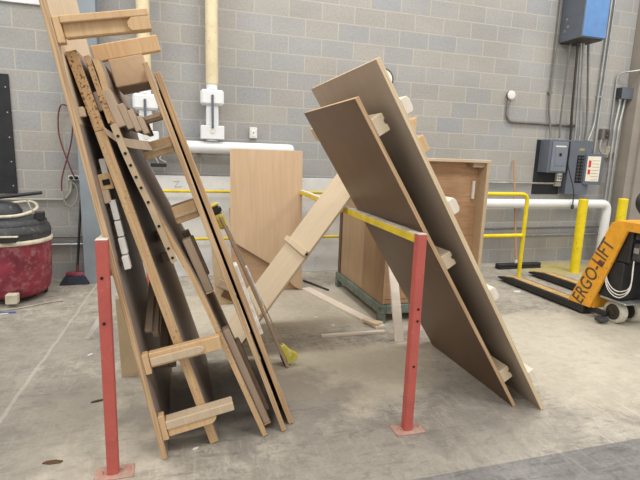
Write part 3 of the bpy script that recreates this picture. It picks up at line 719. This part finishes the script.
for a in (-70, 20, 110, 200):
    a = math.radians(a); x, y = cx+.29*math.cos(a), cy+.29*math.sin(a)
    MB().lathe([(.034, -.012), (.034, .012)], (x, y, .034), 'x', 14).build('caster', 'rubber', t)
    MB().box((x-.016, x+.016), (y-.02, y+.02), (.06, .085), .004).build('caster_fork', 'darkmetal', t)
t = thing('vacuum_cord', 'grey power cord curling over the floor at the foot of the red vacuum', 'cord', (-1.35, -.75, .006))
MB().tube(spline([(cx-.34, cy-.24, .25), (cx-.25, cy-.40, .10), (cx-.08, cy-.48, .012), (cx+.15, cy-.44, .008), (cx+.38, cy-.30, .008), (cx+.5, cy-.26, .008)], 6), .0075, 6).build('cord', 'greycord', t)
t = thing('level_rod', 'thin blue and red rod lying on the floor at the left edge', 'rod', (-1.5, -1.13, 0))
MB().box((-1.75, -1.42), (-1.125, -1.105), (0, .014), .003).build('rod', 'bluecord', t)
MB().box((-1.75, -1.47), (-1.20, -1.185), (0, .01), .003, None, lambda c: (c.x, c.y+(c.x+1.75)*.2, c.z)).build('rod', 'white', t)

# ---- right wall section
t = thing('junction_box', 'round white-covered junction box on the wall feeding a bent grey conduit', 'junction box', (4.40, -.03, 2.33))
MB().lathe([(.055, -.001), (.055, -.045)], (4.385, -.0, 2.37), 'y', 20).build('box', 'dsteel', t)
MB().lathe([(.062, -.0455), (.060, -.056), (.04, -.06), (0, -.06)], (4.385, 0, 2.37), 'y', 20).build('cover', 'white', t)
run('wall_conduit', 'grey conduit from the round junction box, bending right behind the vertical ones', [(4.36, -.025, 2.31), (4.36, -.025, 2.02), (5.56, -.025, 2.02)], .017, 'dsteel', bend=.11)
run('wall_conduit', 'pale conduit running level at waist height to the small white outlet box', [(3.2, -.03, 1.175), (5.285, -.03, 1.18)], .014, 'greycord')
t = thing('outlet_box', 'small white outlet box under the grey disconnect box', 'outlet', (5.40, -.03, 1.14))
MB().box((5.31, 5.40), (-.06, -.0125), (1.215, 1.33), .004).build('box', 'white', t)
MB().box((5.29, 5.40), (-.06, -.0125), (1.14, 1.205), .006).build('lower_box', 'greycord', t)
for x, z in ((5.335, 1.29), (5.375, 1.29), (5.335, 1.25), (5.375, 1.25)): MB().box((x-.012, x+.012), (-.0625, -.0605), (z-.012, z+.012), .0).build('socket', 'dsteel', t)

t = thing('transformer_box', 'blue steel transformer box high on the wall at upper right', 'electrical box', (5.33, -.2, 3.09))
MB().box((5.10, 5.485), (-.405, -.003), (3.12, 4.25), .006).build('casing', 'panellite', t)
MB().box((5.102, 5.483), (-.417, -.4055), (3.13, 4.25), .004).build('front_cover', 'blueface', t)
MB().box((5.097, 5.0995), (-.40, -.005), (3.125, 4.25), .001).build('side_cover', 'panelgrey', t)
for y, z in ((-.12, 3.4), (-.15, 3.3), (-.10, 3.25)): MB().lathe([(.018, 0), (.018, -.004)], (5.0965, y, z), 'x', 12).build('knockout', 'steel', t)
MB().box((5.12, 5.465), (-.385, -.02), (3.105, 3.1195), .002).build('underside', 'darkmetal', t)

t = tag(MB().box((4.93, 5.405), (-.012, -.002), (1.02, 1.80), .002).build('shadow_sheet', 'rubber'), 'black sheet on the wall standing in for shadow behind the safety switch box', 'board')  # black sheet put on the wall in place of a shadow
t = thing('disconnect_box', 'grey safety switch box, left one of two panels under the blue box', 'electrical box', (5.15, -.1, 1.33))
MB().box((4.985, 5.31), (-.20, -.003), (1.34, 1.80), .006).build('casing', 'panelgrey', t)
MB().box((5.03, 5.30), (-.212, -.2005), (1.36, 1.775), .005).build('cover', 'panellite', t)
MB().box((5.085, 5.255), (-.218, -.2125), (1.44, 1.68), .004).build('door', 'panellite', t)
MB().box((5.15, 5.19), (-.224, -.2185), (1.575, 1.615), .002).build('latch', 'hole', t)
MB().box((5.08, 5.26), (-.2145, -.2125), (1.70, 1.72), .0).build('nameplate', 'white', t)
MB().box((5.312, 5.335), (-.16, -.10), (1.52, 1.72), .005).build('switch_handle', 'black', t)
for x in (5.08, 5.23): MB().lathe([(.022, 0), (.022, .025)], (x, -.09, 1.8005), 'z', 12).build('hub', 'steel', t)

t = thing('breaker_panel', 'grey breaker panel with its door open, right of the safety switch box', 'electrical box', (5.62, -.1, 1.0))
MB().box((5.42, 5.80), (-.12, -.003), (1.04, 1.80), .006).build('casing', 'panelgrey', t)
MB().box((5.41, 5.81), (-.134, -.1205), (1.03, 1.81), .004).build('trim', 'panelgrey', t)
d = MB().box((5.555, 5.68), (-.1375, -.1345), (1.20, 1.60), .001).build('breaker_well', 'hole', t)
for i in range(8):
    for x in (5.585, 5.65):
        MB().box((x-.022, x+.022), (-.148, -.138), (1.225+i*.046, 1.255+i*.046), .002).build('breaker', 'charcoal', d)
MB().box((5.575, 5.665), (-.1365, -.1345), (1.665, 1.70), .0).build('nameplate', 'nameplate', t)
FDr = frame((5.70, -.136, 1.18), (.93, -.37, 0), (0, 0, 1))
dr = MB().box((0, .26), (0, .45), (0, .012), .003).build('door', 'panelgrey', t, FDr)
ch = MB().box((.03, .215), (.05, .41), (.0121, .0135), .0).build('paper_chart', 'paper', dr, FDr)
for h in (.25, .15): MB().box((.05, .085), (h, h+.07+ (.03 if h > .2 else 0)), (.0136, .0142), .0).build('red_label', 'redink', dr, FDr)
for i in range(7): MB().box((.10, .20), (.07+i*.046, .075+i*.046), (.0136, .014), .0).build('chart_line', 'ink', dr, FDr)

t = thing('control_box', 'small control box with two red buttons between conduits on the right wall', 'switch', (6.08, -.04, 1.85))
MB().box((6.02, 6.15), (-.07, -.002), (1.85, 2.0), .005).build('box', 'dsteel', t)
MB().box((6.07, 6.145), (-.074, -.0705), (1.86, 1.99), .002).build('plate', 'charcoal', t)
for z in (1.895, 1.955): MB().lathe([(.018, 0), (.016, -.012), (0, -.014)], (6.108, -.0745, z), 'y', 12).build('button', 'redcord', t)
t = thing('junction_box', 'beige junction box below the red-button control box', 'junction box', (6.25, -.04, 1.58))
MB().box((6.19, 6.29), (-.08, -.002), (1.58, 1.75), .006).build('box', 'cream', t)
MB().box((6.175, 6.27), (-.086, -.0805), (1.57, 1.66), .004).build('cover', 'dsteel', t)
run('flexible_conduit', 'short flexible conduit looping from the control box to the beige junction box', [(6.04, -.05, 1.849), (6.02, -.05, 1.72), (6.07, -.05, 1.63), (6.174, -.05, 1.63)], .014, 'greycord', bend=.07)
t = thing('junction_box', 'dark grey junction box at the right edge with conduits entering below', 'junction box', (6.28, -.06, 2.43))
MB().box((6.235, 6.435), (-.11, -.003), (2.44, 2.60), .006).build('box', 'charcoal', t)
MB().box((6.23, 6.439), (-.118, -.1105), (2.436, 2.604), .004).build('cover', 'panelgrey', t)
for x in (6.275, 6.36): MB().lathe([(.026, 0), (.026, .03)], (x, -.06, 2.4095), 'z', 12).build('hub', 'steel', t)

cs = [
 ('grey conduit coming down left of the blue box to the safety switch', [(5.035, -.035, 4.9), (5.035, -.035, 2.25), (5.085, -.035, 2.05), (5.085, -.09, 1.829)], .014, 'dsteel'),
 ('dull conduit from the blue box to the second hub of the safety switch', [(5.19, -.13, 3.103), (5.215, -.09, 2.3), (5.235, -.07, 2.05), (5.235, -.09, 1.829)], .013, 'dsteel'),
 ('leftmost bright conduit between blue box and breaker panel', [(5.26, -.19, 3.103), (5.40, -.09, 2.15), (5.45, -.06, 2.0), (5.455, -.06, 1.812)], .017, 'darkmetal'),
 ('second bright conduit between blue box and breaker panel', [(5.31, -.19, 3.103), (5.50, -.07, 2.25), (5.535, -.06, 1.95), (5.535, -.06, 1.812)], .014, 'steel'),
 ('third bright conduit between blue box and breaker panel', [(5.355, -.19, 3.103), (5.57, -.06, 2.25), (5.62, -.06, 1.98), (5.62, -.06, 1.812)], .014, 'steel'),
 ('rightmost dark conduit between blue box and breaker panel', [(5.435, -.19, 3.103), (5.69, -.06, 2.3), (5.72, -.06, 2.05), (5.72, -.06, 1.812)], .015, 'dsteel'),
 ('left one of two tall bright conduits right of the blue box', [(5.905, -.035, 4.9), (5.885, -.035, 2.05), (5.77, -.07, 1.812)], .015, 'steel'),
 ('right one of two tall bright conduits right of the blue box', [(5.97, -.035, 4.9), (5.945, -.035, 1.3)], .015, 'steel'),
 ('thin conduit bending from the right column down to the beige junction box', [(7.2, -.27, 2.87), (6.50, -.27, 2.85), (6.19, -.03, 2.80), (6.21, -.03, 1.752)], .012, 'steel'),
]
for i, (lb, p, r, mt) in enumerate(cs):
    run('wall_conduit', lb, p, r, mt, bend=.09, straps=[(p[0][0], 0, p[0][2]*.0+2.45)] if i in (0, 6, 7) else ())
run('wall_conduit', 'left one of two conduits dropping from the dark junction box to the floor', [(6.275, -.06, 2.408), (6.275, -.06, 2.34), (6.20, -.10, 2.05), (6.21, -.10, .0)], .017, 'steel', bend=.08)
run('wall_conduit', 'right one of two conduits dropping from the dark junction box to the floor', [(6.36, -.06, 2.408), (6.36, -.06, 2.34), (6.275, -.10, 2.02), (6.285, -.10, .0)], .017, 'steel', bend=.08)
run('power_cord', 'black cord hanging down between the two electrical panels over the white pipe', [(5.362, -.02, 1.70), (5.362, -.13, 1.66), (5.365, -.17, 1.45), (5.37, -.34, 1.10), (5.375, -.34, .90)], .008, 'black', 'cord', .1)
t = tag(MB().lathe([(.02, 0), (.02, .05), (.012, .06)], (5.375, -.34, .839), 'z', 10).build('cord_plug', 'black'), 'black plug at the lower end of the cord over the white pipe', 'plug')

t = thing('white_pipe', 'white wall pipe turning down to the floor behind the yellow bollards', 'pipe', (5.0, -.25, 0))
MB().tube(smooth_path([(2.9, -.25, .905), (6.10, -.25, .905), (6.10, -.25, 0)], .11, 8), .064, 20).build('pipe', 'pvc', t)
for x in (3.4, 4.75): MB().box((x-.02, x+.02), (-.186, -.002), (.83, .86), .002).build('bracket', 'dsteel', t)

def bollard(label, x, y, h):
    t = thing('bollard', label, 'bollard', (x, y, 0))
    MB().tube([(x, y, .0), (x, y, h)], .06, 24).build('post', 'yellow2', t)
    MB().lathe([(.06, h+.0005), (.055, h+.008), (.03, h+.012), (0, h+.013)], (x, y, 0), 'z', 24).build('cap', 'yellow2', t)
bollard('yellow steel bollard in front of the white pipe and breaker panel', 5.23, -.66, 1.0)
bollard('yellow steel bollard at right, partly behind the orange pallet jack', 5.70, -.85, 1.03)

t = thing('push_broom', 'push broom with wide black head and thin wooden stick against the wall', 'broom', (4.55, -.33, 0))
MB().box((4.21, 4.93), (-.37, -.29), (.03, .075), .01).build('head_block', 'black', t)
MB().box((4.22, 4.92), (-.38, -.28), (0, .0295), .004).build('bristles', 'rubber', t)
MB().tube([(4.525, -.325, .12), (4.553, -.03, 1.50)], .013, 8).build('handle', 'rust', t)
MB().tube([(4.524, -.33, .076), (4.525, -.3255, .119)], .02, 8).build('socket', 'white', t)

t = thing('wall_gauge', 'black-rimmed white round gauge on the wall, peeking out behind the taupe sheet', 'gauge', (2.46, -.05, 2.32))
MB().lathe([(.13, -.002), (.13, -.06), (.115, -.065)], (2.475, 0, 2.435), 'y', 28).build('rim', 'black', t)
MB().lathe([(.112, -.0655), (0, -.067)], (2.475, 0, 2.435), 'y', 28).build('face', 'white', t)

# ------------------------------------------------------------------ pallet jack
t = thing('pallet_jack', 'orange and black lifting pallet jack with forks towards the wall, at the right edge', 'pallet jack', (4.22, -2.0, 0))
def fork(x0, x1, tip=-.86):
    f = MB()
    prof = [(-2.18, .02), (tip-.25, .02), (tip, .03), (tip, .05), (tip-.25, .088), (-2.18, .088)]
    f.prism(prof, 'x', x0, x1, .004); o = f.build('fork', 'black', t)
    m = MB(); m.box((x0+.035, x1-.035), (-2.1, tip-.26), (.0885, .094), .002); m.build('fork_top', 'orangetop', o)
    m = MB(); m.prism([(tip-.255, .0895), (tip-.04, .058), (tip-.04, .062), (tip-.255, .0945)], 'x', x0+.05, x1-.03, .0); m.build('fork_tip', 'orangetop', o)
    m = MB(); m.lathe([(.03, -.05), (.03, .05)], ((x0+x1)/2, tip-.29, .03), 'x', 14); m.build('load_roller', 'tyre', o)
fork(3.83, 4.01); fork(4.42, 4.60, -.71)
def side(x0, x1, name='side_plate'):
    m = MB(); m.prism([(-1.98, .095), (-2.25, .095), (-2.53, .90), (-2.75, .90), (-2.75, .985), (-2.44, .985), (-2.36, .955)], 'x', x0, x1, .004); return m.build(name, 'orange', t)
pl = side(3.832, 3.862); side(4.60, 4.63)
m = MB(); m.box((3.8625, 4.5995), (-2.74, -2.40), (.955, .985), .004); m.build('top_bridge', 'orange', t)
m = MB(); m.box((3.8625, 4.5995), (-2.27, -2.22), (.095, .30), .004); m.build('heel_plate', 'orange', t)
# lettering along the near side plate
cu = bpy.data.curves.new('lettering', 'FONT'); cu.body = 'ERGO-LIFT'; cu.size = .20; cu.offset = .001; cu.extrude = .0008; cu.align_x = 'CENTER'; cu.align_y = 'CENTER'; cu.space_character = 1.03
ob = bpy.data.objects.new('tmp', cu); COL.objects.link(ob)
bpy.context.view_layer.update()
me = bpy.data.meshes.new_from_object(ob.evaluated_get(bpy.context.evaluated_depsgraph_get()))
bpy.data.objects.remove(ob, do_unlink=True)
me.materials.clear(); me.materials.append(M['letter'])
lt = bpy.data.objects.new('lettering', me); COL.objects.link(lt)
uu = V((0, -.36, .86)).normalized()          # up along the plate
nn = V((-1, 0, 0)); vv = nn.cross(uu)
W = Matrix.Identity(4)
for i in range(3): W[i][0] = uu[i]; W[i][1] = vv[i]; W[i][2] = nn[i]
W = W @ Matrix.Diagonal((.74, 1, 1, 1))
W.translation = V((3.830, -2.235, .45))
lt.parent = pl; lt.matrix_basis = WM[pl].inverted()@W; WM[lt] = W
m = MB(); m.lathe([(.026, 0), (.026, -.004), (.02, -.006)], (3.8285, -2.305, .56), 'x', 16); m.build('red_disc', 'redcord', pl)
# pump, mast, wheels
m = MB(); m.box((3.87, 4.55), (-2.52, -2.285), (.245, .60), .01); m.build('battery_case', 'black', t)
m = MB(); m.box((3.87, 4.55), (-2.56, -2.40), (.605, .94), .01); m.build('hydraulic_tank', 'black', t)
m = MB(); m.box((3.885, 4.06), (-2.65, -2.565), (.64, .80), .012); m.build('control_unit', 'charcoal', t)
MB().box((3.8835, 3.8845), (-2.63, -2.58), (.71, .76), .0).build('unit_label', 'steel', t)
m = MB(); m.box((3.89, 4.04), (-2.64, -2.565), (.83, .90), .01); m.build('relay_box', 'charcoal', t)
MB().tube([(4.13, -2.62, .25), (4.13, -2.62, .95)], .05, 16).build('lift_cylinder', 'charcoal', t)
MB().tube([(4.02, -2.70, .30), (4.02, -2.70, .954)], .014, 10).build('rod', 'steel', t)
MB().tube([(4.30, -2.68, .22), (4.30, -2.68, .954)], .03, 12).build('mast', 'black', t)
MB().box((3.94, 4.30), (-2.76, -2.645), (.36, .46), .01).build('valve_block', 'darkmetal', t)
m = MB(); m.box((3.95, 4.32), (-2.50, -2.29), (.225, .26), .01); m.build('wheel_fender', 'darkmetal', t) if False else None
m = MB(); m.box((3.86, 4.24), (-2.60, -2.32), (.222, .242), .008); m.build('wheel_fender', 'steel', t)
for x in (3.96, 4.15):
    w = MB(); w.lathe([(.06, -.036), (.098, -.036), (.108, -.028), (.108, .028), (.098, .036), (.06, .036)], (x, -2.43, .108), 'x', 32); wo = w.build('wheel', 'tyre', t)
    MB().lathe([(.0, -.030), (.03, -.030), (.058, -.022), (.058, .022), (.03, .03), (0, .03)], (x, -2.43, .108), 'x', 24).build('hub', 'greyhub', wo)
    MB().lathe([(.060, -.0375), (.075, -.0372), (.075, -.030), (.060, -.030)], (x, -2.43, .108), 'x', 24).build('hub_ring', 'darkmetal', wo)
    MB().lathe([(.028, -.045), (.028, -.031)], (x, -2.43, .108), 'x', 12).build('axle_nut', 'darkmetal', wo)
m = MB(); m.box((3.875, 3.915), (-2.40, -2.19), (.045, .10), .01); m.build('foot_bracket', 'black', t)
m = MB(); m.box((3.76, 3.87), (-2.46, -2.38), (.02, .055), .01); m.build('foot_pedal', 'charcoal', t)
for q in (.0, .03, .055):
    MB().tube(spline([(3.862, -2.34, .50-q), (3.845, -2.40, .40-q), (3.84, -2.48, .345-q), (3.845, -2.56, .35-q), (3.86, -2.62, .42-q*.6), (3.88, -2.60, .64-q)], 6), .005, 6).build('cable', 'white', t)
MB().tube(spline([(3.95, -2.80, 1.02), (3.69, -2.80, 1.08), (3.59, -2.80, 1.16), (3.60, -2.80, 1.24), (3.70, -2.80, 1.29), (3.95, -2.80, 1.31), (4.2, -2.80, 1.30), (4.36, -2.80, 1.22), (4.32, -2.80, 1.10), (4.1, -2.80, 1.03), (3.951, -2.80, 1.02)], 6), .022, 10).build('handle_loop', 'black', t)
MB().tube([(4.13, -2.70, .99), (4.05, -2.80, 1.03)], .025, 10).build('tiller', 'black', t)

# small litter on the floor
for nm, lb, x, y, sx, sy, rz, mt in (
    ('wood_chip', 'dark bark chip on the bare floor left of the left rack post', -.49, -2.90, .07, .022, .3, 'darkmetal'),
    ('wood_chip', 'brown leaf-shaped chip near the left edge of the floor', -.60, -3.45, .09, .03, -.1, 'brown'),
    ('paper_scrap', 'white paper scrap on the floor left of the left rack post', -.64, -2.20, .05, .02, .9, 'white'),
    ('paper_scrap', 'small white scrap on the floor under the lowest arm of the left stack', .055, -3.50, .035, .014, .4, 'white'),
    ('paper_scrap', 'white scrap on the floor beside the near pallet jack fork', 3.72, -1.36, .12, .07, .4, 'white'),
    ('wood_chip', 'pale chip on the dusty floor left of the loose plank', 1.19, -1.75, .05, .03, .2, 'whitewood'),
    ('wood_chip', 'pale chip on the dusty floor nearest the thin wooden strip', 1.28, -1.98, .045, .035, 1.1, 'whitewood')):
    c_, s_ = math.cos(rz), math.sin(rz)
    poly = [(-.5, -.2), (-.1, -.5), (.4, -.35), (.5, .1), (.1, .5), (-.35, .35)]
    tag(MB().prism([(x+p[0]*sx*c_-p[1]*sy*s_, y+p[0]*sx*s_+p[1]*sy*c_) for p in poly], 'z', 0, .006, .001).build(nm, mt), lb, 'scrap')

# ------------------------------------------------------------------ light and camera
def lamp(x, y, z, sx, sy, e, rot=(0, 0, 0), c=(1, .96, .90)):
    l = bpy.data.lights.new('ceiling_lamp', 'AREA'); l.shape = 'RECTANGLE'; l.size = sx; l.size_y = sy; l.energy = e; l.color = c
    o = bpy.data.objects.new('ceiling_lamp', l); COL.objects.link(o); o.location = (x, y, z); o.rotation_euler = rot
for x in (-2.5, 1.5, 5.5):
    for y in (-2.0, -6.0):
        lamp(x, y, 5.6, 1.6, .8, 92)
w = bpy.data.worlds.new('hall'); SC.world = w; w.use_nodes = True
w.node_tree.nodes['Background'].inputs[0].default_value = (1, .972, .925, 1); w.node_tree.nodes['Background'].inputs[1].default_value = .86

cam = bpy.data.cameras.new('camera'); cam.sensor_width = 36; cam.lens = 470/640*36; cam.clip_start = .05
co = bpy.data.objects.new('camera', cam); COL.objects.link(co); SC.camera = co
rt = V((.95831537, -.28370237, .03383209)); up = V((.01887866, .18103013, .98329634)); fw = V((.28508813, .94166929, -.17883987))
W = Matrix.Identity(4)
for i in range(3): W[i][0] = rt[i]; W[i][1] = up[i]; W[i][2] = -fw[i]
W.translation = V((0, -5.722336, 1.482689)); co.matrix_world = W
vs = SC.view_settings; vs.view_transform = 'Standard'; vs.look = 'None'; vs.exposure = 0; vs.gamma = 1; vs.use_curve_mapping = False
